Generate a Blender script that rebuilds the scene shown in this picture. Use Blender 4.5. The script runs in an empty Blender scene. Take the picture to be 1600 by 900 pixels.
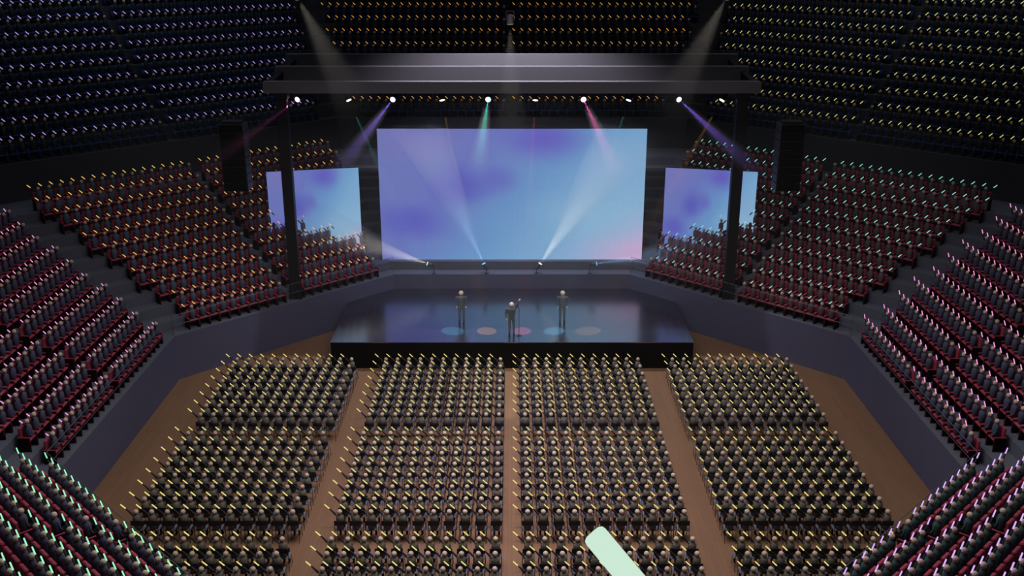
import bpy, bmesh, math, random
import numpy as np
from mathutils import Vector, Matrix

random.seed(7)
C = bpy.context.scene.collection
PI = math.pi
R = math.radians
T8 = math.tan(PI / 8)

# ------------------------------------------------------------------ materials
def srgb(r, g, b):
    f = lambda c: (c / 255 / 12.92) if c / 255 <= 0.04045 else ((c / 255 + 0.055) / 1.055) ** 2.4
    return (f(r), f(g), f(b), 1.0)

def mat(name, col, rough=0.7, spec=0.3, metal=0.0, emit=None, strength=0.0, var=0.0, scale=8.0):
    m = bpy.data.materials.new(name)
    m.use_nodes = True
    nt = m.node_tree
    b = nt.nodes['Principled BSDF']
    b.inputs['Base Color'].default_value = col
    b.inputs['Roughness'].default_value = rough
    b.inputs['Specular IOR Level'].default_value = spec
    b.inputs['Metallic'].default_value = metal
    if emit:
        b.inputs['Emission Color'].default_value = emit
        b.inputs['Emission Strength'].default_value = strength
    if var > 0:
        tc = nt.nodes.new('ShaderNodeTexCoord')
        n = nt.nodes.new('ShaderNodeTexNoise')
        n.inputs['Scale'].default_value = scale
        n.inputs['Detail'].default_value = 4
        nt.links.new(tc.outputs['Object'], n.inputs['Vector'])
        mx = nt.nodes.new('ShaderNodeMix'); mx.data_type = 'RGBA'
        mx.inputs['A'].default_value = tuple(c * (1 - var) for c in col[:3]) + (1,)
        mx.inputs['B'].default_value = tuple(min(1, c * (1 + var)) for c in col[:3]) + (1,)
        nt.links.new(n.outputs['Fac'], mx.inputs['Factor'])
        nt.links.new(mx.outputs['Result'], b.inputs['Base Color'])
    return m

def glow_mat(name, col, strength=1.0, lights=False):
    m = bpy.data.materials.new(name)
    m.use_nodes = True
    nt = m.node_tree
    b = nt.nodes['Principled BSDF']
    b.inputs['Base Color'].default_value = (0.02, 0.02, 0.02, 1)
    b.inputs['Roughness'].default_value = 0.5
    b.inputs['Specular IOR Level'].default_value = 0.2
    b.inputs['Emission Color'].default_value = col
    b.inputs['Emission Strength'].default_value = strength
    if not lights:
        m.cycles.emission_sampling = 'NONE'
    return m

M = {}
M['concrete'] = mat('concrete', srgb(90, 94, 108), 0.85, 0.2, var=0.06, scale=1.5)
M['arena_wall'] = mat('arena_wall', srgb(84, 84, 108), 0.8, 0.25, var=0.05, scale=1.2)
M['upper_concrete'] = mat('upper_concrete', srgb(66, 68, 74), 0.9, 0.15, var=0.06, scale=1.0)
M['stage_black'] = mat('stage_black', srgb(16, 16, 18), 0.7, 0.2)
M['skin'] = mat('skin', srgb(196, 176, 160), 0.55, 0.3)
M['skin_face'] = mat('performer_skin', srgb(222, 200, 184), 0.5, 0.35)
M['suit'] = mat('performer_suit', srgb(76, 83, 94), 0.5, 0.4)
M['boots'] = mat('performer_boots', srgb(26, 28, 30), 0.5, 0.4)
CLOTH = {
    'floor': srgb(108, 104, 95), 'amber': srgb(80, 93, 116), 'cyan': srgb(100, 84, 88), 'pinkl': srgb(76, 79, 100),
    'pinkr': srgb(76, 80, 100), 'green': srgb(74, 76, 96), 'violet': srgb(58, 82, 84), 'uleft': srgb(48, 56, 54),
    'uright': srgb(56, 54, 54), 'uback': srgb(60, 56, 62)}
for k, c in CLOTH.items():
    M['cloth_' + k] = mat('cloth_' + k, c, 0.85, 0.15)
M['trousers'] = mat('dark_trousers', srgb(16, 16, 19), 0.9, 0.1)
M['sleeve'] = mat('dark_sleeve', srgb(44, 44, 50), 0.8, 0.2)
M['chair_shell'] = mat('chair_black_shell', srgb(34, 38, 48), 0.5, 0.4)
M['chair_seat'] = mat('chair_seat_toplit_grey', srgb(104, 107, 122), 0.4, 0.5)  # paler than the shell: top light on the seat is in the colour
M['chair_leg'] = mat('chair_leg_dark_metal', srgb(52, 52, 58), 0.35, 0.5, metal=0.6)
M['seat_red'] = mat('seat_red', srgb(168, 68, 90), 0.6, 0.3)
M['seat_blue'] = mat('seat_blue', srgb(34, 58, 104), 0.6, 0.3)
M['seat_side'] = mat('seat_red_shaded', srgb(64, 15, 26), 0.6, 0.3)  # seat red darkened, shade of the sides put into the colour
M['seat_dark'] = mat('seat_side_shade', srgb(22, 10, 13), 0.7, 0.2)  # side panels near-black: their unlit look is in the colour
M['rail'] = mat('rail_steel', srgb(100, 100, 108), 0.45, 0.5, metal=0.5)
M['tower_black'] = mat('tower_black', srgb(26, 26, 30), 0.5, 0.4)
M['speaker_black'] = mat('speaker_black', srgb(24, 25, 27), 0.6, 0.3)
M['speaker_side'] = mat('speaker_cabinet', srgb(60, 60, 70), 0.5, 0.4)
M['grille'] = mat('speaker_grille', srgb(18, 18, 20), 0.8, 0.2)
M['beam'] = mat('canopy_grey_aluminium', srgb(98, 96, 106), 0.6, 0.4, var=0.03)
M['deck'] = mat('canopy_deck_dark', srgb(30, 30, 34), 0.8, 0.2)
M['lamp_body'] = mat('lamp_body_grey', srgb(84, 84, 92), 0.5, 0.4)
M['lamp_dark'] = mat('lamp_yoke_dark', srgb(40, 40, 44), 0.5, 0.4)
M['mic'] = mat('microphone_stand_black', srgb(30, 30, 36), 0.4, 0.5)
M['stick_handle'] = mat('stick_handle_black', srgb(30, 30, 34), 0.5, 0.4)
STICK = {
    'floor': (238, 226, 130), 'amber': (250, 196, 96), 'cyan': (140, 232, 222), 'pinkl': (255, 160, 222),
    'pinkr': (255, 160, 222), 'green': (160, 255, 205), 'violet': (222, 180, 255), 'uleft': (190, 160, 240),
    'uright': (222, 216, 118), 'uback': (226, 160, 72)}
for k, c in STICK.items():
    M['stick_' + k] = glow_mat('stick_glow_' + k, srgb(*c), 1.0)
M['stick_hand'] = glow_mat('stick_glow_mint', srgb(203, 233, 212), 1.0)

# wooden floor
def floor_mat():
    m = bpy.data.materials.new('wood_floor'); m.use_nodes = True
    nt = m.node_tree; b = nt.nodes['Principled BSDF']
    tc = nt.nodes.new('ShaderNodeTexCoord')
    mp = nt.nodes.new('ShaderNodeMapping'); mp.inputs['Rotation'].default_value = (0, 0, PI / 2)
    nt.links.new(tc.outputs['Object'], mp.inputs['Vector'])
    br = nt.nodes.new('ShaderNodeTexBrick')
    br.inputs['Scale'].default_value = 1.0
    br.inputs['Brick Width'].default_value = 2.4; br.inputs['Row Height'].default_value = 0.16
    br.inputs['Mortar Size'].default_value = 0.006; br.inputs['Mortar Smooth'].default_value = 0.5
    br.inputs['Color1'].default_value = srgb(124, 95, 73)
    br.inputs['Color2'].default_value = srgb(118, 90, 69)
    br.inputs['Mortar'].default_value = srgb(99, 75, 57)
    nt.links.new(mp.outputs['Vector'], br.inputs['Vector'])
    nz = nt.nodes.new('ShaderNodeTexNoise'); nz.inputs['Scale'].default_value = 0.35
    nt.links.new(tc.outputs['Object'], nz.inputs['Vector'])
    mx = nt.nodes.new('ShaderNodeMix'); mx.data_type = 'RGBA'; mx.blend_type = 'MULTIPLY'
    mx.inputs['B'].default_value = (0.86, 0.84, 0.82, 1)
    nt.links.new(nz.outputs['Fac'], mx.inputs['Factor'])
    nt.links.new(br.outputs['Color'], mx.inputs['A'])
    nt.links.new(mx.outputs['Result'], b.inputs['Base Color'])
    b.inputs['Roughness'].default_value = 0.6
    b.inputs['Specular IOR Level'].default_value = 0.25
    return m
M['floor'] = floor_mat()

def stage_mat():
    m = mat('stage_gloss_black', srgb(34, 34, 46), 0.2, 0.95)
    b = m.node_tree.nodes['Principled BSDF']
    b.inputs['IOR'].default_value = 2.3
    return m
M['stage_top'] = stage_mat()

def screen_mat(name, strength):
    m = bpy.data.materials.new(name); m.use_nodes = True
    nt = m.node_tree; N = nt.nodes; L = nt.links
    for n in list(N): N.remove(n)
    out = N.new('ShaderNodeOutputMaterial')
    em = N.new('ShaderNodeEmission')
    uv = N.new('ShaderNodeTexCoord')
    wn = N.new('ShaderNodeTexNoise'); wn.inputs['Scale'].default_value = 2.6; wn.inputs['Detail'].default_value = 1.5
    L.new(uv.outputs['UV'], wn.inputs['Vector'])
    sub = N.new('ShaderNodeVectorMath'); sub.operation = 'SUBTRACT'; sub.inputs[1].default_value = (0.5, 0.5, 0.5)
    L.new(wn.outputs['Color'], sub.inputs[0])
    sc = N.new('ShaderNodeVectorMath'); sc.operation = 'SCALE'; sc.inputs['Scale'].default_value = 0.16
    L.new(sub.outputs[0], sc.inputs[0])
    add = N.new('ShaderNodeVectorMath'); add.operation = 'ADD'
    L.new(uv.outputs['UV'], add.inputs[0]); L.new(sc.outputs[0], add.inputs[1])
    sep = N.new('ShaderNodeSeparateXYZ'); L.new(add.outputs[0], sep.inputs[0])
    # diagonal base gradient: left-top violet grey, to the right light blue
    ma = N.new('ShaderNodeMath'); ma.operation = 'MULTIPLY_ADD'; ma.inputs[1].default_value = -0.45
    L.new(sep.outputs['Y'], ma.inputs[0]); L.new(sep.outputs['X'], ma.inputs[2])
    mr = N.new('ShaderNodeMapRange'); mr.inputs['From Min'].default_value = -0.35; mr.inputs['From Max'].default_value = 0.85
    L.new(ma.outputs[0], mr.inputs['Value'])
    cr = N.new('ShaderNodeValToRGB'); e = cr.color_ramp.elements
    e[0].position = 0.0; e[0].color = srgb(110, 120, 184)
    e[1].position = 1.0; e[1].color = srgb(140, 178, 212)
    x = e.new(0.30); x.color = srgb(106, 118, 188)
    x = e.new(0.55); x.color = srgb(106, 148, 198)
    x = e.new(0.75); x.color = srgb(122, 166, 206)
    L.new(mr.outputs[0], cr.inputs[0])
    col = cr.outputs[0]
    def blob(cx, cy, sx, sy, c, amt):
        nonlocal col
        mp = N.new('ShaderNodeMapping'); mp.vector_type = 'POINT'
        mp.inputs['Location'].default_value = (-cx / sx, -cy / sy, 0)
        mp.inputs['Scale'].default_value = (1 / sx, 1 / sy, 0)
        L.new(add.outputs[0], mp.inputs['Vector'])
        ln = N.new('ShaderNodeVectorMath'); ln.operation = 'LENGTH'; L.new(mp.outputs[0], ln.inputs[0])
        r = N.new('ShaderNodeMapRange'); r.interpolation_type = 'SMOOTHSTEP'
        r.inputs['From Min'].default_value = 0; r.inputs['From Max'].default_value = 1
        r.inputs['To Min'].default_value = amt; r.inputs['To Max'].default_value = 0
        L.new(ln.outputs['Value'], r.inputs['Value'])
        mx = N.new('ShaderNodeMix'); mx.data_type = 'RGBA'; mx.inputs['B'].default_value = c
        L.new(r.outputs[0], mx.inputs['Factor']); L.new(col, mx.inputs['A'])
        col = mx.outputs['Result']
    blob(0.29, 0.58, 0.16, 0.24, srgb(90, 92, 184), 0.95)
    blob(0.42, 0.62, 0.12, 0.18, srgb(98, 100, 186), 0.7)
    blob(0.62, 0.95, 0.22, 0.26, srgb(100, 90, 186), 0.9)
    blob(0.12, 0.30, 0.22, 0.20, srgb(92, 92, 186), 0.85)
    blob(0.12, 0.92, 0.30, 0.24, srgb(118, 118, 182), 0.8)
    blob(1.02, 0.02, 0.34, 0.42, srgb(206, 166, 206), 1.0)
    blob(0.80, 0.34, 0.34, 0.30, srgb(142, 184, 214), 0.6)
    # fine module lines of the LED wall
    br = N.new('ShaderNodeTexBrick'); br.offset = 0.0
    br.inputs['Scale'].default_value = 1.0
    br.inputs['Brick Width'].default_value = 1 / 48; br.inputs['Row Height'].default_value = 1 / 24
    br.inputs['Mortar Size'].default_value = 0.0012
    br.inputs['Color1'].default_value = (1, 1, 1, 1); br.inputs['Color2'].default_value = (0.985, 0.985, 0.985, 1)
    br.inputs['Mortar'].default_value = (0.955, 0.955, 0.965, 1)
    L.new(uv.outputs['UV'], br.inputs['Vector'])
    mm = N.new('ShaderNodeMix'); mm.data_type = 'RGBA'; mm.blend_type = 'MULTIPLY'; mm.inputs['Factor'].default_value = 1
    L.new(col, mm.inputs['A']); L.new(br.outputs['Color'], mm.inputs['B'])
    L.new(mm.outputs['Result'], em.inputs['Color'])
    em.inputs['Strength'].default_value = strength
    L.new(em.outputs[0], out.inputs['Surface'])
    return m
M['screen'] = screen_mat('led_picture', 0.95)
M['screen_case'] = mat('screen_case_black', srgb(26, 27, 30), 0.6, 0.3)

def haze_mat(name, density, length):
    m = bpy.data.materials.new(name); m.use_nodes = True
    nt = m.node_tree; N = nt.nodes; L = nt.links
    for n in list(N): N.remove(n)
    out = N.new('ShaderNodeOutputMaterial')
    v = N.new('ShaderNodeVolumeScatter'); v.inputs['Color'].default_value = (1, 1, 1, 1)
    v.inputs['Anisotropy'].default_value = 0.0
    tc = N.new('ShaderNodeTexCoord'); sp = N.new('ShaderNodeSeparateXYZ')
    L.new(tc.outputs['Object'], sp.inputs[0])
    r = N.new('ShaderNodeMapRange'); r.inputs['From Min'].default_value = 0; r.inputs['From Max'].default_value = length
    r.inputs['To Min'].default_value = 1; r.inputs['To Max'].default_value = 0
    L.new(sp.outputs['Z'], r.inputs['Value'])
    p0 = N.new('ShaderNodeMath'); p0.operation = 'MULTIPLY'
    L.new(r.outputs[0], p0.inputs[0]); L.new(r.outputs[0], p0.inputs[1])
    q = N.new('ShaderNodeMath'); q.operation = 'SUBTRACT'; q.inputs[0].default_value = 1.03; L.new(r.outputs[0], q.inputs[1])
    p = N.new('ShaderNodeMath'); p.operation = 'MULTIPLY'
    L.new(p0.outputs[0], p.inputs[0]); L.new(q.outputs[0], p.inputs[1])
    p2 = N.new('ShaderNodeMath'); p2.operation = 'MULTIPLY'; p2.inputs[1].default_value = density * 4
    L.new(p.outputs[0], p2.inputs[0])
    L.new(p2.outputs[0], v.inputs['Density'])
    L.new(v.outputs[0], out.inputs['Volume'])
    return m

# ------------------------------------------------------------------ geometry helpers
class G:
    """verts / faces / material indices collected as plain lists"""
    def __init__(s): s.v = []; s.f = []; s.m = []
    def add(s, v, f, mi=0):
        o = len(s.v); s.v += [tuple(p) for p in v]; s.f += [tuple(i + o for i in q) for q in f]; s.m += [mi] * len(f); return s
    def box(s, x0, x1, y0, y1, z0, z1, mi=0, b=0.0):
        if b <= 0:
            v = [(x, y, z) for z in (z0, z1) for y in (y0, y1) for x in (x0, x1)]
            return s.add(v, [(0, 2, 3, 1), (4, 5, 7, 6), (0, 1, 5, 4), (2, 6, 7, 3), (0, 4, 6, 2), (1, 3, 7, 5)], mi)
        bm = bmesh.new(); bmesh.ops.create_cube(bm, size=1)
        bmesh.ops.scale(bm, vec=(x1 - x0, y1 - y0, z1 - z0), verts=bm.verts)
        bmesh.ops.translate(bm, vec=((x0 + x1) / 2, (y0 + y1) / 2, (z0 + z1) / 2), verts=bm.verts)
        bmesh.ops.bevel(bm, geom=bm.edges[:] , offset=b, segments=2, affect='EDGES')
        bm.verts.index_update()
        s.add([v.co for v in bm.verts], [[v.index for v in f.verts] for f in bm.faces], mi); bm.free(); return s
    def lathe(s, prof, n=12, mi=0, mtx=None, sx=1, sy=1):
        """prof: (r, z) from bottom to top; closed at both ends"""
        v = []; f = []
        for r, z in prof:
            for i in range(n):
                a = 2 * PI * i / n; v.append(Vector((r * math.cos(a) * sx, r * math.sin(a) * sy, z)))
        k = len(prof)
        for j in range(k - 1):
            for i in range(n):
                f.append((j * n + i, j * n + (i + 1) % n, (j + 1) * n + (i + 1) % n, (j + 1) * n + i))
        f.append(tuple(reversed(range(n)))); f.append(tuple((k - 1) * n + i for i in range(n)))
        if mtx is not None: v = [mtx @ p for p in v]
        return s.add(v, f, mi)
    def ball(s, c, r, n=12, k=8, mi=0, sx=1, sy=1, sz=1):
        prof = []
        for j in range(k + 1):
            t = -PI / 2 + PI * j / k
            prof.append((max(r * math.cos(t), r * 0.04), r * math.sin(t) * sz))
        return s.lathe(prof, n, mi, Matrix.Translation(c), sx, sy)
    def rod(s, a, b, ra, rb, n=8, mi=0, cap=True):
        a = Vector(a); b = Vector(b); d = b - a; l = d.length
        q = d.to_track_quat('Z', 'Y').to_matrix().to_4x4(); mt = Matrix.Translation(a) @ q
        if cap:
            prof = [(ra * .3, -ra * .8), (ra * .8, -ra * .5), (ra, 0), (rb, l), (rb * .8, l + rb * .5), (rb * .3, l + rb * .8)]
        else: prof = [(ra, 0), (rb, l)]
        return s.lathe(prof, n, mi, mt)
    def mesh(s, name, mats, smooth=False):
        me = bpy.data.meshes.new(name)
        me.from_pydata(s.v, [], s.f)
        for m in mats: me.materials.append(m)
        if s.m: me.polygons.foreach_set('material_index', s.m)
        if smooth: me.polygons.foreach_set('use_smooth', [True] * len(s.f))
        me.update(); return me
    def mirrored(s):
        g = G(); g.v = [(-x, y, z) for x, y, z in s.v]; g.f = [tuple(reversed(q)) for q in s.f]; g.m = list(s.m); return g

def link(name, me, parent=None, **props):
    o = bpy.data.objects.new(name, me); C.objects.link(o)
    if parent: o.parent = parent
    for k, v in props.items(): o[k] = v
    return o
def obj(name, g, mats, parent=None, smooth=False, **props):
    if not isinstance(mats, (list, tuple)): mats = [mats]
    return link(name, g.mesh(name, mats, smooth), parent, **props)
def thing(name, label, cat, loc=(0, 0, 0), rz=0.0, group=None):
    o = bpy.data.objects.new(name, None); C.objects.link(o)
    o.empty_display_size = 0.1
    o.location = loc; o.rotation_euler = (0, 0, rz); o['label'] = label; o['category'] = cat
    if group: o['group'] = group
    return o
def tag(o, label, cat, group=None):
    o['label'] = label; o['category'] = cat
    if group: o['group'] = group
    return o
def dup_tree(o, parent=None):
    c = o.copy(); C.objects.link(c)
    if parent: c.parent = parent
    for ch in o.children: dup_tree(ch, c)
    return c
def pxl(prog): return prog

ORD = ['zeroth', 'first', 'second', 'third', 'fourth', 'fifth', 'sixth', 'seventh', 'eighth', 'ninth', 'tenth', 'eleventh', 'twelfth',
       'thirteenth', 'fourteenth', 'fifteenth', 'sixteenth', 'seventeenth', 'eighteenth', 'nineteenth', 'twentieth', 'twenty-first',
       'twenty-second', 'twenty-third', 'twenty-fourth', 'twenty-fifth', 'twenty-sixth']

# ------------------------------------------------------------------ camera
H, YC, PITCH, F = 19.98, 37.65, 0.332, 1555.56
cam = bpy.data.cameras.new('camera'); cam.sensor_width = 36; cam.lens = F * 36 / 1600
cam.clip_end = 300; cam.clip_start = 0.05
co = bpy.data.objects.new('camera', cam); C.objects.link(co)
co.location = (0, -YC, H); co.rotation_euler = (PI / 2 - PITCH, 0, 0)
bpy.context.scene.camera = co
def project(x, y, z):
    y += YC; z -= H; c, s = math.cos(PITCH), math.sin(PITCH)
    zc = y * c - z * s
    return 800 + F * x / zc, 450 - F * (y * s + z * c) / zc, zc

# ------------------------------------------------------------------ room shell
AP = 17.5 * math.cos(PI / 8)
ZT = 2.25
def section_mesh(name, ang, prof, mats, kinds):
    """a strip of stepped profile (a, z) along one side of the octagon, mitred at the corners; kinds gives the material of each strip"""
    n = Vector((math.cos(ang), math.sin(ang), 0)); t = Vector((-n.y, n.x, 0))
    g = G(); v = []
    for a, z in prof:
        w = a * T8
        v.append(n * a - t * w + Vector((0, 0, z))); v.append(n * a + t * w + Vector((0, 0, z)))
    f = []; 
    for i in range(len(prof) - 1): f.append((2 * i, 2 * i + 1, 2 * i + 3, 2 * i + 2))
    g.add(v, f); g.m = list(kinds)
    return obj(name, g, mats, kind='structure')

low_prof = [(AP, -0.02), (AP, ZT)]; low_k = [1]
for r in range(11):
    a0 = AP + .85 * r; z = ZT + .5 * r
    if r: low_prof.append((a0, z)); low_k.append(0)
    low_prof.append((a0 + .85, z)); low_k.append(0)
low_prof += [(27.65, 7.25), (27.65, 9.25)]; low_k += [0, 2]
up_prof = [(27.65, 9.25)]; up_k = []
for r in range(13):
    a0 = 27.65 + .8 * r; z = 9.25 + .8 * r
    if r: up_prof.append((a0, z)); up_k.append(0)
    up_prof.append((a0 + .8, z)); up_k.append(0)
up_prof += [(38.05, 24.5)]; up_k += [0]
SIDE = {90: 'back', 135: 'back_left', 180: 'left', 225: 'front_left', 270: 'front', 315: 'front_right', 0: 'right', 45: 'back_right'}
for deg, nm in SIDE.items():
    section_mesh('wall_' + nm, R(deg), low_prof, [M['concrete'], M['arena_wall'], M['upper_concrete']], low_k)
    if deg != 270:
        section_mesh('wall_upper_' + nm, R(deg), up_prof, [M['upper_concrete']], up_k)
g = G(); v = [(AP / math.cos(PI / 8) * math.cos(PI / 8 + i * PI / 4), AP / math.cos(PI / 8) * math.sin(PI / 8 + i * PI / 4), 0) for i in range(8)]
g.add(v, [tuple(range(8))]); obj('floor', g, M['floor'], kind='structure')

# ------------------------------------------------------------------ guard rails on the podium wall
RAILNAME = {135: 'amber', 180: 'pink', 225: 'green', 315: 'violet', 0: 'pink', 45: 'turquoise'}
RAILLAB = {135: 'thin steel guard rail in front of the amber-lit stand behind the stage corner',
           180: 'thin steel guard rail on the wall of the left pink-lit stand',
           225: 'dark guard rail before the green-lit stand at the bottom left',
           315: 'dark guard rail before the violet-lit stand at the bottom right',
           0: 'thin steel guard rail on the wall of the right pink-lit stand',
           45: 'thin steel guard rail in front of the turquoise-lit stand beside the stage'}
for deg in RAILNAME:
    n = Vector((math.cos(R(deg)), math.sin(R(deg)), 0)); t = Vector((-n.y, n.x, 0))
    a = AP + 0.06; w = a * T8
    th = thing('guard_rail', RAILLAB[deg], 'railing', n * a + Vector((0, 0, ZT)), 0, 'guard rails around the arena floor')
    for nm, z, rr in (('top_rail', 1.0, .016), ('middle_rail', .52, .012)):
        obj(nm, G().rod(-t * w + Vector((0, 0, z)), t * w + Vector((0, 0, z)), rr, rr, 6, cap=False), M['rail'], th)
    g0 = G().rod((0, 0, 0), (0, 0, 1.0), .009, .009, 6, cap=False).mesh('post', [M['rail']])
    for k in (-1, 0, 1):
        p = link('post', g0, th); p.location = t * (w - .03) * k

# ------------------------------------------------------------------ stage
g = G()
def wall_x(y): return AP * math.sqrt(2) - y      # |x| on the diagonal podium walls
yb = AP - 0.01
yk = AP * math.sqrt(2) - 9.0 - 0.02
outl = [(-9, 8), (9, 8), (9, yk), (wall_x(yb) - .03, yb), (-(wall_x(yb) - .03), yb), (-9, yk)]
st = thing('stage', 'low black stage with glossy dark top in front of the main screen', 'stage', (0, 8, 0))
nz = len(outl)
g = G(); v = [(x, y - 8, 1.36) for x, y in outl] + [(x, y - 8, 1.4) for x, y in outl]
g.add(v, [tuple(nz + i for i in range(nz)), tuple(reversed(range(nz)))] + [(i, (i + 1) % nz, nz + (i + 1) % nz, nz + i) for i in range(nz)])
obj('stage_top', g, M['stage_top'], st)
ins = [(-8.98, 8.02), (8.98, 8.02), (8.98, yk), (wall_x(yb) - .04, yb - .01), (-(wall_x(yb) - .04), yb - .01), (-8.98, yk)]
g = G(); v = [(x, y - 8, 0) for x, y in ins] + [(x, y - 8, 1.36) for x, y in ins]
g.add(v, [(i, (i + 1) % nz, nz + (i + 1) % nz, nz + i) for i in range(nz)])
obj('stage_skirt', g, M['stage_black'], st)

# ------------------------------------------------------------------ LED screens
def led(label, w, z0, z1, loc, rz, depth=0.25):
    th = thing('led_screen', label, 'screen', (loc[0], loc[1], z0), rz, 'led screens around the stage')
    h = z1 - z0
    obj('screen_case', G().box(-w / 2, w / 2, 0.012, depth, 0, h, b=.01), M['screen_case'], th)
    me = bpy.data.meshes.new('display_panel')
    me.from_pydata([(-w / 2, 0, 0), (w / 2, 0, 0), (w / 2, 0, h), (-w / 2, 0, h), (-w / 2, .012, 0), (w / 2, .012, 0), (w / 2, .012, h), (-w / 2, .012, h)], [],
                   [(0, 1, 2, 3), (0, 4, 5, 1), (1, 5, 6, 2), (2, 6, 7, 3), (3, 7, 4, 0)])
    uvl = me.uv_layers.new(name='UVMap')
    uvs = [(0, 0), (1, 0), (1, 1), (0, 1)]
    for p in me.polygons:
        for li in p.loop_indices:
            vi = me.loops[li].vertex_index % 4; uvl.data[li].uv = uvs[vi]
    me.materials.append(M['screen']); link('display_panel', me, th)
    for sx in (-1, 1):
        x = sx * (w / 2 - .5); obj('support_post', G().box(x - .05, x + .05, depth, depth + .1, 0, h), M['tower_black'], th)
    return th
led('wide main screen behind the stage showing blue and violet clouds', 15.0, 2.75, 10.34, (0, 17.4), 0)
ang = R(13.28)
led('smaller screen half behind the tower on the amber-lit side', 5.02, 3.3, 8.2, (-11.04, 16.6), ang)
led('smaller screen half behind the tower on the turquoise-lit side', 5.02, 3.3, 8.2, (11.04, 16.6), -ang)

# ------------------------------------------------------------------ roof towers, canopy, speakers
def tower(sx, label):
    th = thing('lighting_tower', label, 'tower', (sx * 11.44, 12.2, 2.25), 0, 'towers carrying the stage canopy')
    obj('mast', G().box(-.27, .27, -.25, .2, 0.0, 10.75, b=.02), M['tower_black'], th)
    obj('base_plate', G().box(-.34, .34, -.3, .26, 0, .08, b=.01), M['tower_black'], th)
    obj('head_block', G().box(-.34, .34, -.3, .3, 10.5, 10.76, b=.02), M['tower_black'], th)
tower(-1, 'tall black tower rising from the amber-lit stand'); tower(1, 'tall black tower rising from the turquoise-lit stand')

cn = thing('stage_canopy', 'grey stage roof of three stepped beams above the main screen', 'canopy', (0, 12.0, 13.0))
for nm, y0, z0, z1, hw in (('front_beam', 12.0, 13.02, 13.6, 12.3), ('middle_beam', 15.2, 13.05, 13.97, 12.4), ('rear_beam', 18.4, 13.3, 14.28, 12.5)):
    obj(nm, G().box(-hw, hw, y0 - 12, y0 - 12 + .5, z0 - 13, z1 - 13, b=.015), M['beam'], cn)
for sx in (-1, 1):
    g = G(); x0, x1 = (sx * 12.1 - .15, sx * 12.1 + .15)
    pr = [(.5, .1), (6.4, .6), (6.4, 1.0), (.5, .5)]
    v = [(x, y, z) for x in (x0, x1) for y, z in pr]
    g.add(v, [(0, 1, 2, 3), (7, 6, 5, 4), (0, 4, 5, 1), (1, 5, 6, 2), (2, 6, 7, 3), (3, 7, 4, 0)])
    obj('side_rail', g, M['deck'], cn)
g = G(); v = [(-12, .5, .02), (12, .5, .02), (12, 6.4, .3), (-12, 6.4, .3), (-12, .5, .06), (12, .5, .06), (12, 6.4, .34), (-12, 6.4, .34)]
g.add(v, [(3, 2, 1, 0), (4, 5, 6, 7), (0, 1, 5, 4), (1, 2, 6, 5), (2, 3, 7, 6), (3, 0, 4, 7)])
obj('roof_deck', g, M['deck'], cn)

def line_array(sx, label):
    th = thing('line_array_speaker', label, 'speaker', (sx * 13.5, 10.0, 8.55), 0, 'hung line array speakers')
    n = 8; h = 3.3 / n
    gb = G().box(-.6, .6, 0, .95, .01, h - .01, b=.02).mesh('cabinet', [M['speaker_side']])
    gg = G().box(-.57, .57, -.02, .0, .025, h - .025, b=.006).mesh('grille', [M['grille']])
    for i in range(n):
        c = link('cabinet', gb, th); c.location = (0, 0, i * h)
        gr = link('grille', gg, c)
    obj('fly_bar', G().box(-.5, .5, .1, .8, 3.3, 3.4, b=.02), M['tower_black'], th)
    obj('hanging_cable', G().rod((-.3, .45, 3.38), (-.3, .45, 9), .012, .012, 6).rod((.3, .45, 3.38), (.3, .45, 9), .012, .012, 6), M['tower_black'], th)
line_array(-1, 'black column of hung speakers above the amber-lit stand')
line_array(1, 'black column of hung speakers above the turquoise-lit stand')

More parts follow.
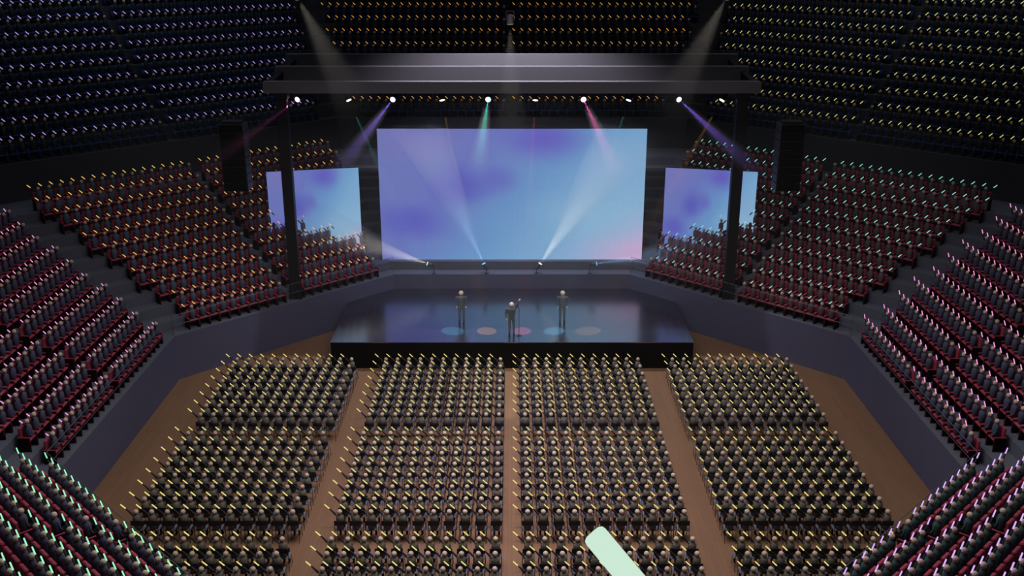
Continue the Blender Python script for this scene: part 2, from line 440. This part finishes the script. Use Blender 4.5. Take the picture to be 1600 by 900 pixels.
# ------------------------------------------------------------------ lamps with their beams
def aim(o, d):
    o.rotation_mode = 'QUATERNION'; o.rotation_quaternion = Vector(d).normalized().to_track_quat('Z', 'Y')
def lamp(name, label, group, pos, target, col, power, half_deg, beam_len, density, rad=.14, body=.38, lens=None, blend=.5, ray=0.1, stand=None):
    """a round lamp: its lens stands at pos and shines at target; local +Z is the shining direction"""
    d = (Vector(target) - Vector(pos)).normalized()
    th = thing(name, label, 'stage light', pos, 0, group); aim(th, d)
    obj('lamp_body', G().lathe([(rad * .55, -body), (rad * .8, -body * .9), (rad * .95, -body * .35), (rad * 1.05, -.02), (rad * 1.05, .0)], 16), M['lamp_body'], th, smooth=False)
    obj('lens', G().lathe([(rad * .98, 0.001), (rad * .96, .02), (rad * .6, .035)], 20), lens, th)
    g = G()
    for sx in (-1, 1): g.box(sx * rad * 1.15 - .02, sx * rad * 1.15 + .02, -.03, .03, -body - .1, -body * .3)
    g.box(-rad * 1.25, rad * 1.25, -.03, .03, -body - .14, -body - .1)
    obj('yoke', g, M['lamp_dark'], th)
    sp = bpy.data.lights.new(name + '_beam', 'SPOT'); sp.energy = power; sp.color = col[:3]
    sp.spot_size = R(half_deg * 2); sp.spot_blend = blend; sp.shadow_soft_size = ray
    so = bpy.data.objects.new(name + '_beam', sp); C.objects.link(so); so.parent = th
    so.location = (0, 0, .05); so.rotation_euler = (PI, 0, 0)
    if stand is not None:
        q = d.to_track_quat('Z', 'Y').inverted(); c0 = Vector((0, 0, -body - .12))
        dn = q @ Vector((0, 0, -1)); ht = pos[2] + d.z * (-body - .12) - stand
        obj('floor_stand', G().rod(c0, c0 + dn * (ht - .03), .015, .015, 8, cap=False).rod(c0 + dn * (ht - .03), c0 + dn * ht, .11, .12, 16, cap=False), M['lamp_dark'], th)
    if beam_len:
        r1 = rad * .9 + math.tan(R(half_deg)) * beam_len
        g = G().lathe([(rad * .9, .06), (r1, beam_len)], 24)
        b = obj('beam_haze', g, haze_mat('haze_' + name, density, beam_len), th); b['kind'] = 'stuff'
    return th

HEAD = [('magenta', (255, 90, 190)), ('turquoise', (110, 225, 235)), ('violet', (150, 110, 255)), ('amber', (255, 180, 90)), ('teal', (60, 235, 205)),
        ('red', (255, 110, 130)), ('magenta', (255, 90, 190)), ('turquoise', (110, 225, 235)), ('violet', (150, 110, 255)), ('amber', (255, 180, 90))]
PLACE = ['first', 'second', 'third', 'fourth', 'fifth', 'fifth', 'fourth', 'third', 'second', 'first']
CIRC = [-3.03, -1.3, .49, 2.15, 3.88]
for i in range(10):
    nm, c = HEAD[i]; x = (i - 4.5) * 2.4
    colr = srgb(*c)
    lens = glow_mat('lens_' + nm, tuple(.55 + .45 * q for q in colr[:3]) + (1,), 2.5)
    side = 'amber-lit' if i < 5 else 'turquoise-lit'
    lab = f'{nm} stage lamp under the canopy, {PLACE[i]} from its end on the {side} side'
    if i % 2 == 0:
        lamp('stage_light', lab, 'lamps under the stage canopy', (x, 12.8, 12.62), (2.3 * x, -18, 3), colr, 9000, 3.2, 9.0, .12 if i else .02, lens=lens, ray=.03)
    else:
        lamp('stage_light', lab, 'lamps under the stage canopy', (x, 13.95, 12.42), (CIRC[i // 2], 9.54, 1.4), colr, 42000, 2.4, 0, 0, lens=lens, blend=.1, ray=.02)
# bars that carry the lamps
for y, z, lab in ((13.05, 13.0, 'thin black bar carrying the round lamps that face the crowd'), (14.0, 12.95, 'thin black bar carrying the lamps turned down to the stage')):
    tag(obj('lamp_bar', G().rod((-11.5, y, z), (11.5, y, z), .04, .04, 8), M['tower_black']), lab, 'lamp bar')

UP = [(-4.8, 'white', (255, 244, 220), (-9.5, 16.0, 4.6)), (-1.6, 'pale blue', (130, 205, 255), (-3.6, 16.3, 7.4)), (1.6, 'white', (255, 246, 228), (5.2, 15.9, 8.6)), (4.8, 'pale blue', (120, 195, 255), (9.4, 15.9, 3.7))]
for i, (x, nm, c, tg) in enumerate(UP):
    lens = glow_mat('floor_lens_' + nm, srgb(*c), 1.0)
    lamp('floor_spotlight', f'small {nm} spotlight on the ledge below the main screen, ' + ['at its amber-lit end', 'second from the amber-lit end', 'second from the turquoise-lit end', 'at its turquoise-lit end'][i],
         'spotlights below the main screen', (x, 16.3, 2.84), tg, srgb(*c), 2000 if nm == 'white' else 1500, 11 if nm == 'white' else 9.0, 10.0, .2, rad=.12, body=.26, lens=lens, stand=ZT, ray=.03, blend=1.0)

KEY = [((-8.2, 2.0, 18.05), (-2.6, 10.6, 2.2), 'over the amber-lit side'), ((-.08, 6.0, 16.8), (0, 5.2, 0), 'in the middle'), ((8.2, 2.0, 18.05), (2.6, 10.6, 2.2), 'over the turquoise-lit side')]
for p, tg, w in KEY:
    lens = glow_mat('key_lens', srgb(255, 246, 230), .15)
    lamp('follow_spotlight', f'white spotlight hanging high before the stage, {w}', 'white spotlights high before the stage', p, tg, srgb(255, 244, 228), 6500 if p[1] > 5 else 5200, 11.0, 7.0, .005 if p[1] > 5 else .008, rad=.14, body=.4, lens=lens)

cw = bpy.data.lights.new('canopy_wash', 'SPOT'); cw.energy = 12000; cw.color = (1, .95, 1); cw.spot_size = R(96); cw.spot_blend = .75; cw.shadow_soft_size = .15
cwo = bpy.data.objects.new('canopy_wash', cw); C.objects.link(cwo); cwo.location = (0, 13.6, 22.5); cwo.rotation_euler = (R(4), 0, 0)

hm = bpy.data.materials.new('stage_haze'); hm.use_nodes = True
for n in list(hm.node_tree.nodes): hm.node_tree.nodes.remove(n)
ho = hm.node_tree.nodes.new('ShaderNodeOutputMaterial'); hv = hm.node_tree.nodes.new('ShaderNodeVolumeScatter')
hv.inputs['Density'].default_value = .0032; hv.inputs['Color'].default_value = (1, 1, 1, 1)
hm.node_tree.links.new(hv.outputs[0], ho.inputs['Volume'])
hz = obj('stage_haze', G().box(-22, 22, 7.0, 27, 1.6, 11.6), hm, kind='stuff'); tag(hz, 'thin pale haze hanging in the air around the stage', 'haze')

# ------------------------------------------------------------------ performers
def remeshed(g, mats, name, voxel, picker):
    me = g.mesh('tmp', [])
    o = bpy.data.objects.new('tmp', me); C.objects.link(o)
    md = o.modifiers.new('r', 'REMESH'); md.mode = 'VOXEL'; md.voxel_size = voxel
    sm = o.modifiers.new('s', 'SMOOTH'); sm.iterations = 2; sm.factor = .4
    dg = bpy.context.evaluated_depsgraph_get()
    me2 = bpy.data.meshes.new_from_object(o.evaluated_get(dg)); me2.name = name
    bpy.data.objects.remove(o); bpy.data.meshes.remove(me)
    for m in mats: me2.materials.append(m)
    for p in me2.polygons:
        p.material_index = picker(p.center); p.use_smooth = True
    return me2

def hand(g, wrist, dirv, side, spread):
    """palm with four unequal bent fingers and a thumb that leaves its side"""
    w = Vector(wrist); d = Vector(dirv).normalized(); s = Vector(side).normalized(); nrm = d.cross(s)
    palm = w + d * .05
    g.rod(w, w + d * .08, .03, .034, 8)
    for k, l in zip((-1.5, -.5, .5, 1.5), (.07, .085, .08, .06)):
        b = w + d * .09 + s * k * .018; m_ = b + (d + s * k * spread).normalized() * l * .55
        g.rod(b, m_, .010, .009, 6); g.rod(m_, m_ + (d + nrm * .5).normalized() * l * .45, .009, .008, 6)
    g.rod(w + d * .03 - s * .03, w + d * .07 - s * .055, .011, .009, 6); g.rod(w + d * .07 - s * .055, w + d * .10 - s * .058, .009, .008, 6)

def performer(label, loc, raised):
    """stands facing the crowd (-Y)"""
    g = G()
    g.ball((0, 0, 1.615), .119, 18, 12, sy=1.02, sz=1.07)
    g.rod((0, -.108, 1.63), (0, -.124, 1.59), .011, .014, 8)                     # nose
    for sx in (-1, 1): g.ball((sx * .118, 0, 1.61), .026, 8, 6, sx=.5)          # ears
    g.rod((0, 0, 1.42), (0, 0, 1.53), .055, .05, 10)
    g.lathe([(.07, .80), (.14, .84), (.165, .95), (.185, 1.10), (.22, 1.28), (.215, 1.38), (.15, 1.45), (.06, 1.48)], 18, 0, None, 1, .62)
    for sx in (-1, 1):
        g.rod((sx * .10, 0, .86), (sx * .105, -.01, .46), .085, .065, 12); g.rod((sx * .105, -.01, .46), (sx * .11, .015, .08), .066, .05, 12)
        g.rod((sx * .11, .03, .05), (sx * .115, -.13, .045), .05, .04, 10)       # boot
    for sx in (-1, 1):
        if raised and sx == 1:
            g.rod((.185, 0, 1.38), (.27, -.03, 1.60), .062, .052, 10); g.rod((.27, -.03, 1.60), (.37, -.06, 1.80), .05, .036, 10)
            hand(g, (.37, -.06, 1.80), (.3, -.1, 1), (1, .2, 0), .25)
        else:
            g.rod((sx * .235, 0, 1.385), (sx * .29, .01, 1.16), .066, .056, 10); g.rod((sx * .29, .01, 1.16), (sx * .25, -.04, .93), .054, .04, 10)
            hand(g, (sx * .25, -.04, .93), (-sx * .1, -.1, -1), (0, -sx, 0), .1)
    def pick(c):
        if c.z > 1.485 and abs(c.x) < .17: return 1
        if c.z < .11: return 2
        if raised and c.x > .2 and c.z > 1.84: return 1
        if abs(c.x) > .19 and c.z < .91 and c.z > .7: return 1
        return 0
    me = remeshed(g, [M['suit'], M['skin_face'], M['boots']], 'person', .012, pick)
    o = link('person', me); o.location = loc
    tag(o, label, 'person')
    ge = G()
    for sx in (-1, 1): ge.ball((sx * .042, -.108, 1.635), .012, 8, 6)
    obj('eyes', ge, M['boots'], o)
    obj('mouth', G().rod((-.03, -.110, 1.56), (.03, -.110, 1.56), .007, .007, 6), mat('lips', srgb(150, 96, 90), .5), o)
    return o
performer('person in dark suit standing on the stage, arms down, on the amber-lit side', (-2.62, 10.78, 1.4), False)
performer('person in dark suit at the microphone stand with one arm raised', (-.02, 9.02, 1.4), True)
performer('person in dark suit standing on the stage, arms down, on the turquoise-lit side', (2.61, 10.78, 1.4), False)
ms = thing('microphone_stand', 'thin dark microphone stand beside the person with raised arm', 'microphone stand', (.35, 8.89, 1.4))
obj('stand_base', G().lathe([(.14, 0), (.14, .015), (.03, .03)], 20), M['mic'], ms)
obj('pole', G().rod((0, 0, .02), (0, 0, 1.45), .016, .013, 8), M['mic'], ms)
obj('microphone', G().rod((0, 0, 1.45), (-.05, .05, 1.56), .018, .022, 8).ball((-.055, .055, 1.58), .03, 10, 8), M['mic'], ms)

# ------------------------------------------------------------------ spectators, sticks and seats
HZ_T, HZ_F = 1.10, 1.163
STICK_A, STICK_B = Vector((-.365, .03, .115)), Vector((-.515, .03, .268))      # glowing part, relative to the head, left hand
SHOULDER = Vector((-.145, .02, -.125))
def person_geo(hz, legs, fine, arm=True):
    """a seated spectator facing +Y with the left arm raised to the side; material 0 cloth, 1 skin, 2 sleeve"""
    g = G(); n = 14 if fine else 8
    g.ball((0, 0, hz), .091, n, 10 if fine else 6, 1, 1, 1, 1.02)
    zb = .475
    if fine:
        g.rod((0, 0, hz - .15), (0, 0, hz - .07), .045, .04, 8, 1)
        g.lathe([(.05, zb), (.10, zb + .02), (.128, zb + .1), (.138, zb + .24), (.143, hz - .26), (.125, hz - .17), (.08, hz - .115), (.03, hz - .10)], 14, 0, None, 1, .93)
        g.rod((.105, .02, hz - .2), (.118, .06, hz - .42), .04, .036, 8, 0); g.rod((.118, .06, hz - .42), (.06, .15, hz - .54), .034, .028, 8, 0)
        g.ball((.05, .165, hz - .55), .034, 8, 6, 2)
    else:
        g.lathe([(.05, zb), (.125, zb + .08), (.143, hz - .28), (.125, hz - .16), (.04, hz - .1)], 8, 0, None, 1, .93)
    h = Vector((0, 0, hz)); d = (STICK_A - SHOULDER)
    a = h + SHOULDER; b = h + STICK_A - d.normalized() * .075
    if fine:
        g.rod((-.07, 0, hz - .17), a, .045, .043, 8, 0)
        m_ = a.lerp(b, .5) + Vector((0, .012, -.012))
        g.rod(a, m_, .042, .035, 8, 2); g.rod(m_, b, .035, .028, 8, 2)
        u = d.normalized(); s = Vector((0, 1, 0)); q = u.cross(s)
        for k in range(4):                                                       # fingers closed round the handle
            c = b + u * (.008 + k * .016)
            for t0 in (0, 1.3): g.rod(c + (s * math.cos(t0) + q * math.sin(t0)) * .024, c + (s * math.cos(t0 + 1.3) + q * math.sin(t0 + 1.3)) * .024, .009, .008, 5, 2)
        g.rod(b - s * .02, b + u * .05 - s * .02, .01, .009, 5, 2)
    elif arm:
        g.rod(a, b, .042, .028, 6, 2)
    if legs and fine:
        for sx in (-1, 1):
            g.rod((sx * .075, .04, .54), (sx * .085, .36, .53), .07, .055, 8, 3); g.rod((sx * .085, .36, .53), (sx * .085, .37, .09), .052, .036, 8, 3)
            g.rod((sx * .085, .34, .045), (sx * .09, .47, .04), .038, .032, 8, 3)
    return g
def stick_geo(hz, n=8):
    h = Vector((0, 0, hz)); u = (STICK_B - STICK_A).normalized()
    hd = G().rod(h + STICK_A - u * .10, h + STICK_A, .017, .020, n, 0, cap=False)
    gl = G().rod(h + STICK_A, h + STICK_B, .021, .019, n, 0, cap=(n > 6))
    return hd, gl
def chair_parts():
    P = {}
    P['seat'] = (G().box(-.205, .205, -.09, .31, .435, .465, b=.012), 'chair_seat')
    P['backrest'] = (G().box(-.19, .19, -.165, -.14, .69, .895, b=.01), 'chair_shell')
    L = []
    for sx in (-1, 1):
        L.append(G().rod((sx * .20, -.20, .0), (sx * .195, -.10, .45), .011, .011, 6, cap=False).rod((sx * .195, -.10, .45), (sx * .185, -.142, .86), .011, .011, 6, cap=False))
        L.append(G().rod((sx * .20, .33, .0), (sx * .19, .25, .45), .011, .011, 6, cap=False))
    P['legs'] = L
    return P
def tseat_parts():
    P = {}
    P['seat_cushion'] = (G().box(-.232, .232, -.198, .125, .395, .465, b=.015), 'seat_red')
    P['backrest'] = (G().box(-.208, .208, -.285, -.185, .44, .90, b=.02), 'seat_red')
    P['side_panel'] = [G().box(-.272, -.240, -.30, .10, .002, .54, 0, b=.006).box(-.274, -.234, -.30, .14, .54, .58, 1, b=.008).box(-.272, -.236, .10, .138, .002, .54, 2, b=.006), G().box(.240, .272, -.30, .10, .002, .54, 0, b=.006).box(.234, .274, -.30, .14, .54, .58, 1, b=.008).box(.236, .272, .10, .138, .002, .54, 2, b=.006)]
    return P

SEC = []   # name, heads: list of (pos, facing, row, k)
def seats_of(deg, a0, D, z0, hh, nrows):
    n = Vector((math.cos(R(deg)), math.sin(R(deg)), 0)); t = Vector((-n.y, n.x, 0)); out = []
    for r in range(nrows):
        a = a0 + D * r; K = int((a * T8 - 1.15) / .55)
        for k in range(-K, K + 1):
            if k == 0: continue
            p = n * a + t * k * .55; out.append(((p.x, p.y, z0 + hh * r), R(deg) + PI, r, k, K))
    return out
LOW = (16.53, .85, ZT, .5, 11); UPP = (28.0, .8, 9.25, .8, 10)
people = []    # dict per spectator
def add_sec(name, seats, hand, hz, kind):
    for p, fa, r, k, K in seats: people.append(dict(sec=name, p=p, fa=fa, r=r, k=k, K=K, hand=hand, hz=hz, seat=kind))
fl = []
for i in range(26):
    if i in (8, 17): continue
    for k in list(range(-24, -13)) + list(range(-11, 0)) + list(range(1, 12)) + list(range(14, 25)):
        fl.append(((k * .55, 6.43 - .85 * i, 0.0), PI / 2, i - (i > 8) - (i > 17), k, 24))
add_sec('floor', fl, 1, HZ_F, 'chair')
add_sec('amber', seats_of(135, *LOW), -1, HZ_T, 'red'); add_sec('cyan', seats_of(45, *LOW), 1, HZ_T, 'red')
add_sec('pinkl', seats_of(180, *LOW), -1, HZ_T, 'red'); add_sec('pinkr', seats_of(0, *LOW), -1, HZ_T, 'red')
add_sec('green', seats_of(225, *LOW), 1, HZ_T, 'red'); add_sec('violet', seats_of(315, *LOW), -1, HZ_T, 'red')
add_sec('uleft', seats_of(135, *UPP), -1, HZ_T, 'blue'); add_sec('uright', seats_of(45, *UPP), 1, HZ_T, 'blue'); add_sec('uback', seats_of(90, *UPP), -1, HZ_T, 'blue')
# leave free what towers and the side screens take up
def blocked(p):
    x, y, z = p['p']
    if p['sec'] in ('amber', 'cyan') and abs(abs(x) - 11.44) < .42 and abs(y - 12.2) < .42: return True
    return False
people = [p for p in people if not blocked(p) and not (p["sec"] == "floor" and abs(p["p"][0]) + abs(p["p"][1]) > AP * math.sqrt(2) - .75)]
for p in people:
    x, y, z = p['p']; u, v, zc = project(x, y, z + p['hz'] - .1); p['zc'] = zc
    p['in'] = 4 < u < 1596 and 4 < v < 893
    p['near'] = -120 < u < 1720 and -60 < v < 1000
people = [p for p in people if p['near']]
vis = sorted([p for p in people if p['in']], key=lambda p: p['zc'])
for p in vis[:300]: p['solo'] = True
for p in [q for q in vis if q['seat'] == 'chair'][:300]: p['chair_solo'] = True
for p in [q for q in vis if q['seat'] == 'red'][:300]: p['seat_solo'] = True

COL = {'floor': ('grey', 'yellow'), 'amber': ('navy', 'amber'), 'cyan': ('brown', 'turquoise'), 'pinkl': ('blue-grey', 'pink'), 'pinkr': ('blue-grey', 'pink'),
       'green': ('slate', 'mint green'), 'violet': ('dark teal', 'violet')}
def where(p):
    """words that single out one seat"""
    k = p['k']
    if p['sec'] == 'floor':
        side = 'left' if k < 0 else 'right'
        if abs(k) < 12: return f"{ORD[p['r'] + 1]} floor row, {ORD[abs(k)]} seat {side} of centre aisle"
        return f"{ORD[p['r'] + 1]} floor row, outer {side} block, {ORD[abs(k) - 13]} seat from aisle"
    far = {'green': -1, 'violet': 1, 'pinkl': -1, 'pinkr': 1, 'amber': 1, 'cyan': -1}[p['sec']]
    half = 'beyond' if k * far > 0 else 'before'
    stand = {'green': 'bottom-left stand', 'violet': 'bottom-right stand', 'pinkl': 'left stand', 'pinkr': 'right stand', 'amber': 'back-left stand', 'cyan': 'back-right stand'}[p['sec']]
    return f"{stand}, {ORD[p['r'] + 1]} row, {ORD[abs(k)]} seat {half} its stair"
def place(o, p):
    o.location = p['p']; o.rotation_euler = (0, 0, p['fa'] - PI / 2)

# --- individual spectators and sticks: one mesh per stand, shared by the copies
pm, sm_ = {}, {}
def get_person(sec, hand_, hz):
    if sec not in pm:
        g = person_geo(hz, sec in ('floor', 'green', 'violet'), True)
        if hand_ < 0: g = g.mirrored()
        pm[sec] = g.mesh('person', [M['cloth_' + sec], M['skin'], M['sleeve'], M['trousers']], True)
        hd, gl = stick_geo(hz)
        if hand_ < 0: hd, gl = hd.mirrored(), gl.mirrored()
        sm_[sec] = (hd.mesh('light_stick', [M['stick_handle']]), gl.mesh('glowing_tube', [M['stick_' + sec]]))
    return pm[sec], sm_[sec]
proto_p, proto_s = {}, {}
for p in people:
    if not p.get('solo'): continue
    me, (h_, g_) = get_person(p['sec'], p['hand'], p['hz'])
    if p['sec'] not in proto_p:
        proto_p[p['sec']] = link('person', me)
        s = link('light_stick', h_); link('glowing_tube', g_, s); proto_s[p['sec']] = s
        o, s_ = proto_p[p['sec']], s
    else:
        o = proto_p[p['sec']].copy(); C.objects.link(o); s_ = dup_tree(proto_s[p['sec']])
    c, sc = COL[p['sec']]
    place(o, p); place(s_, p)
    tag(o, f"seated person in {c}, arm raised, {where(p)}", 'person', 'spectators in the ' + p['sec'].replace('pinkl', 'left').replace('pinkr', 'right') + ' seats')
    tag(s_, f"{sc} light stick, {where(p)}", 'light stick', f'{sc} light sticks')

# --- folding chairs of the floor
cp = chair_parts()
ch = thing('folding_chair', '', 'chair'); 
for nm in ('seat', 'backrest'): obj(nm, cp[nm][0], M[cp[nm][1]], ch)
for l in cp['legs']: obj('leg', l, M['chair_leg'], ch)
first = True
for p in people:
    if not p.get('chair_solo'): continue
    o = ch if first else dup_tree(ch); first = False
    place(o, p); tag(o, f"black folding chair, {where(p)}", 'chair', 'folding chairs on the arena floor')
# --- red stand seats
tp = tseat_parts()
rs = thing('stadium_seat', '', 'seat')
for nm in ('seat_cushion', 'backrest'): obj(nm, tp[nm][0], M[tp[nm][1]], rs)
for l in tp['side_panel']: obj('side_panel', l, [M['seat_dark'], M['seat_red'], M['seat_side']], rs)
first = True
for p in people:
    if not p.get('seat_solo'): continue
    o = rs if first else dup_tree(rs); first = False
    place(o, p); tag(o, f"red stadium seat, {where(p)}", 'seat', 'red seats of the lower stands')

# --- the rest of each kind as one object
def merge(name, jobs, mats, label, cat):
    """jobs: (geo G, material index map, list of people)"""
    V, FI, LS, MI = [], [], [], []; off = 0
    for g, mp, ps in jobs:
        if not ps: continue
        v = np.array(g.v, float); nv = len(v)
        cnt = np.array([len(q) for q in g.f]); idx = np.concatenate([np.array(q) for q in g.f])
        mi = np.array([mp[m] for m in g.m])
        for p in ps:
            a = p['fa'] - PI / 2; c, s = math.cos(a), math.sin(a)
            w = np.empty_like(v); w[:, 0] = v[:, 0] * c - v[:, 1] * s + p['p'][0]; w[:, 1] = v[:, 0] * s + v[:, 1] * c + p['p'][1]; w[:, 2] = v[:, 2] + p['p'][2]
            V.append(w); FI.append(idx + off); LS.append(cnt); MI.append(mi); off += nv
    V = np.concatenate(V); FI = np.concatenate(FI); LS = np.concatenate(LS); MI = np.concatenate(MI)
    me = bpy.data.meshes.new(name); me.vertices.add(len(V)); me.vertices.foreach_set('co', V.ravel())
    me.loops.add(len(FI)); me.loops.foreach_set('vertex_index', FI.astype(np.int32))
    me.polygons.add(len(LS)); st_ = np.zeros(len(LS), np.int32); st_[1:] = np.cumsum(LS)[:-1]
    me.polygons.foreach_set('loop_start', st_); me.polygons.foreach_set('material_index', MI.astype(np.int32))
    for m in mats: me.materials.append(m)
    me.update(calc_edges=True); me.validate()
    o = link(name, me); o['kind'] = 'stuff'; tag(o, label, cat); return o
def mir(g, hand_): return g.mirrored() if hand_ < 0 else g
secs = list(CLOTH)
rest = {s: [p for p in people if p['sec'] == s and not p.get('solo')] for s in secs}
mats = [M['skin'], M['sleeve']] + [M['cloth_' + s] for s in secs]
jobs, sj = [], []
for i, s in enumerate(secs):
    if not rest[s]: continue
    hd_, hz = rest[s][0]['hand'], rest[s][0]['hz']
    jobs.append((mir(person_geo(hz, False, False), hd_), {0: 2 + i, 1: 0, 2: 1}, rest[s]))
    h_, g_ = stick_geo(hz, 5); sj += [(mir(h_, hd_), {0: 0}, rest[s]), (mir(g_, hd_), {0: 1 + i}, rest[s])]
merge('crowd', jobs, mats, 'crowd of seated spectators filling the farther rows and upper stands', 'crowd')
merge('light_stick_field', sj, [M['stick_handle']] + [M['stick_' + s] for s in secs], 'light sticks held up by the crowd in the farther rows', 'light sticks')
rc = [p for p in people if p['seat'] == 'chair' and not p.get('chair_solo')]
g = G(); 
g.add(cp['seat'][0].v and [], []) if False else None
g = G().box(-.205, .205, -.09, .31, .435, .465, 0).box(-.19, .19, -.165, -.14, .69, .895, 1)
for l in cp['legs']: g.add(l.v, l.f, 2)
merge('folding_chair_block', [(g, {0: 0, 1: 1, 2: 2}, rc)], [M['chair_seat'], M['chair_shell'], M['chair_leg']], 'black folding chairs of the front floor rows near the stage', 'chairs')
g = G().box(-.232, .232, -.198, .125, .395, .465, 0).box(-.208, .208, -.285, -.185, .44, .90, 0).box(-.272, -.240, -.30, .10, .002, .55, 1).box(.240, .272, -.30, .10, .002, .55, 1).box(-.272, -.236, .10, .138, .002, .55, 2).box(.236, .272, .10, .138, .002, .55, 2).box(-.274, -.230, -.30, .14, .55, .58, 0).box(.230, .274, -.30, .14, .55, .58, 0)
rr_ = [p for p in people if p['seat'] == 'red' and not p.get('seat_solo')]; bb = [p for p in people if p['seat'] == 'blue']
merge('stadium_seating', [(g, {0: 0, 1: 1, 2: 3}, rr_), (g, {0: 2, 1: 2, 2: 2}, bb)], [M['seat_red'], M['seat_dark'], M['seat_blue'], M['seat_side']], 'red and blue seats of the farther stand rows', 'seats')

# ------------------------------------------------------------------ the stick held up right before the camera
def cam_pt(px, py, dist):
    d = Vector(((px - 800) / F, (450 - py) / F, -1)) * dist
    return co.matrix_basis @ d
ps = cam_pt(1024, 950, 1.07); pe = cam_pt(931.5, 839, 1.10)
hs = thing('light_stick', 'large mint green light stick held up close to the viewer, over the floor rows', 'light stick', ps)
dv = pe - ps; q = dv.to_track_quat('Z', 'Y'); hs.rotation_mode = 'QUATERNION'; hs.rotation_quaternion = q
ln = dv.length
obj('glowing_tube', G().lathe([(.0138, -.02), (.0138, ln), (.0128, ln + .004), (.0095, ln + .0062)], 32), M['stick_hand'], hs, smooth=False)
obj('handle', G().lathe([(.010, -.16), (.0125, -.155), (.0135, -.15), (.0135, -.03), (.0155, -.025), (.0155, -.018)], 24), M['stick_handle'], hs)

# ------------------------------------------------------------------ light of the hall and added fills
w = bpy.data.worlds.new('hall'); bpy.context.scene.world = w; w.use_nodes = True
bg = w.node_tree.nodes['Background']; bg.inputs[0].default_value = (0.55, 0.6, 0.75, 1); bg.inputs[1].default_value = 0.042
def area(name, loc, target, size, power, col):
    l = bpy.data.lights.new(name, 'AREA'); l.shape = 'RECTANGLE'; l.size, l.size_y = size; l.energy = power; l.color = col
    o = bpy.data.objects.new(name, l); C.objects.link(o); o.location = loc
    d = Vector(target) - Vector(loc); o.rotation_mode = 'QUATERNION'; o.rotation_quaternion = d.to_track_quat('-Z', 'Y')
    return o
hl = area('house_light', (0, -7, 24), (0, -7, 0), (22, 16), 3200, (1.0, .91, .89)); hl.data.spread = R(132)
area('stand_fill_left', (-21, 19, 25), (-21, 19, 0), (16, 8), 330, (.84, .92, 1.0)); area('stand_fill_right', (21, 19, 25), (21, 19, 0), (16, 8), 330, (1.0, .96, .92))  # added fill over the upper stands, no such lamps; lifts the dark rows
sw = area('stage_fill', (0, 15.4, 10.9), (0, 16.4, 1.6), (14, .3), 260, (.84, .84, 1.0)); sw.data.spread = R(100)  # added fill without a fixture, brightens the ledge and back wall
al = bpy.data.lights.new('aisle_fill', 'SPOT'); al.energy = 13000; al.color = (1, .8, 1); al.spot_size = R(44); al.spot_blend = 1; al.shadow_soft_size = .6  # unseen spot added for the pink pool of light along the aisle
ao = bpy.data.objects.new('aisle_fill', al); C.objects.link(ao); ao.location = (0, -5, 25)

sc = bpy.context.scene
sc.view_settings.view_transform = 'Standard'; sc.view_settings.look = 'None'
sc.view_settings.exposure = 0; sc.view_settings.gamma = 1; sc.view_settings.use_curve_mapping = False
sc.cycles.max_bounces = 5; sc.cycles.diffuse_bounces = 2; sc.cycles.glossy_bounces = 2; sc.cycles.transparent_max_bounces = 8; sc.cycles.volume_bounces = 0
sc.cycles.sample_clamp_indirect = 3.0
sc.cycles.volume_step_rate = 2.0
print('people', len(people), 'objects', len(bpy.data.objects))
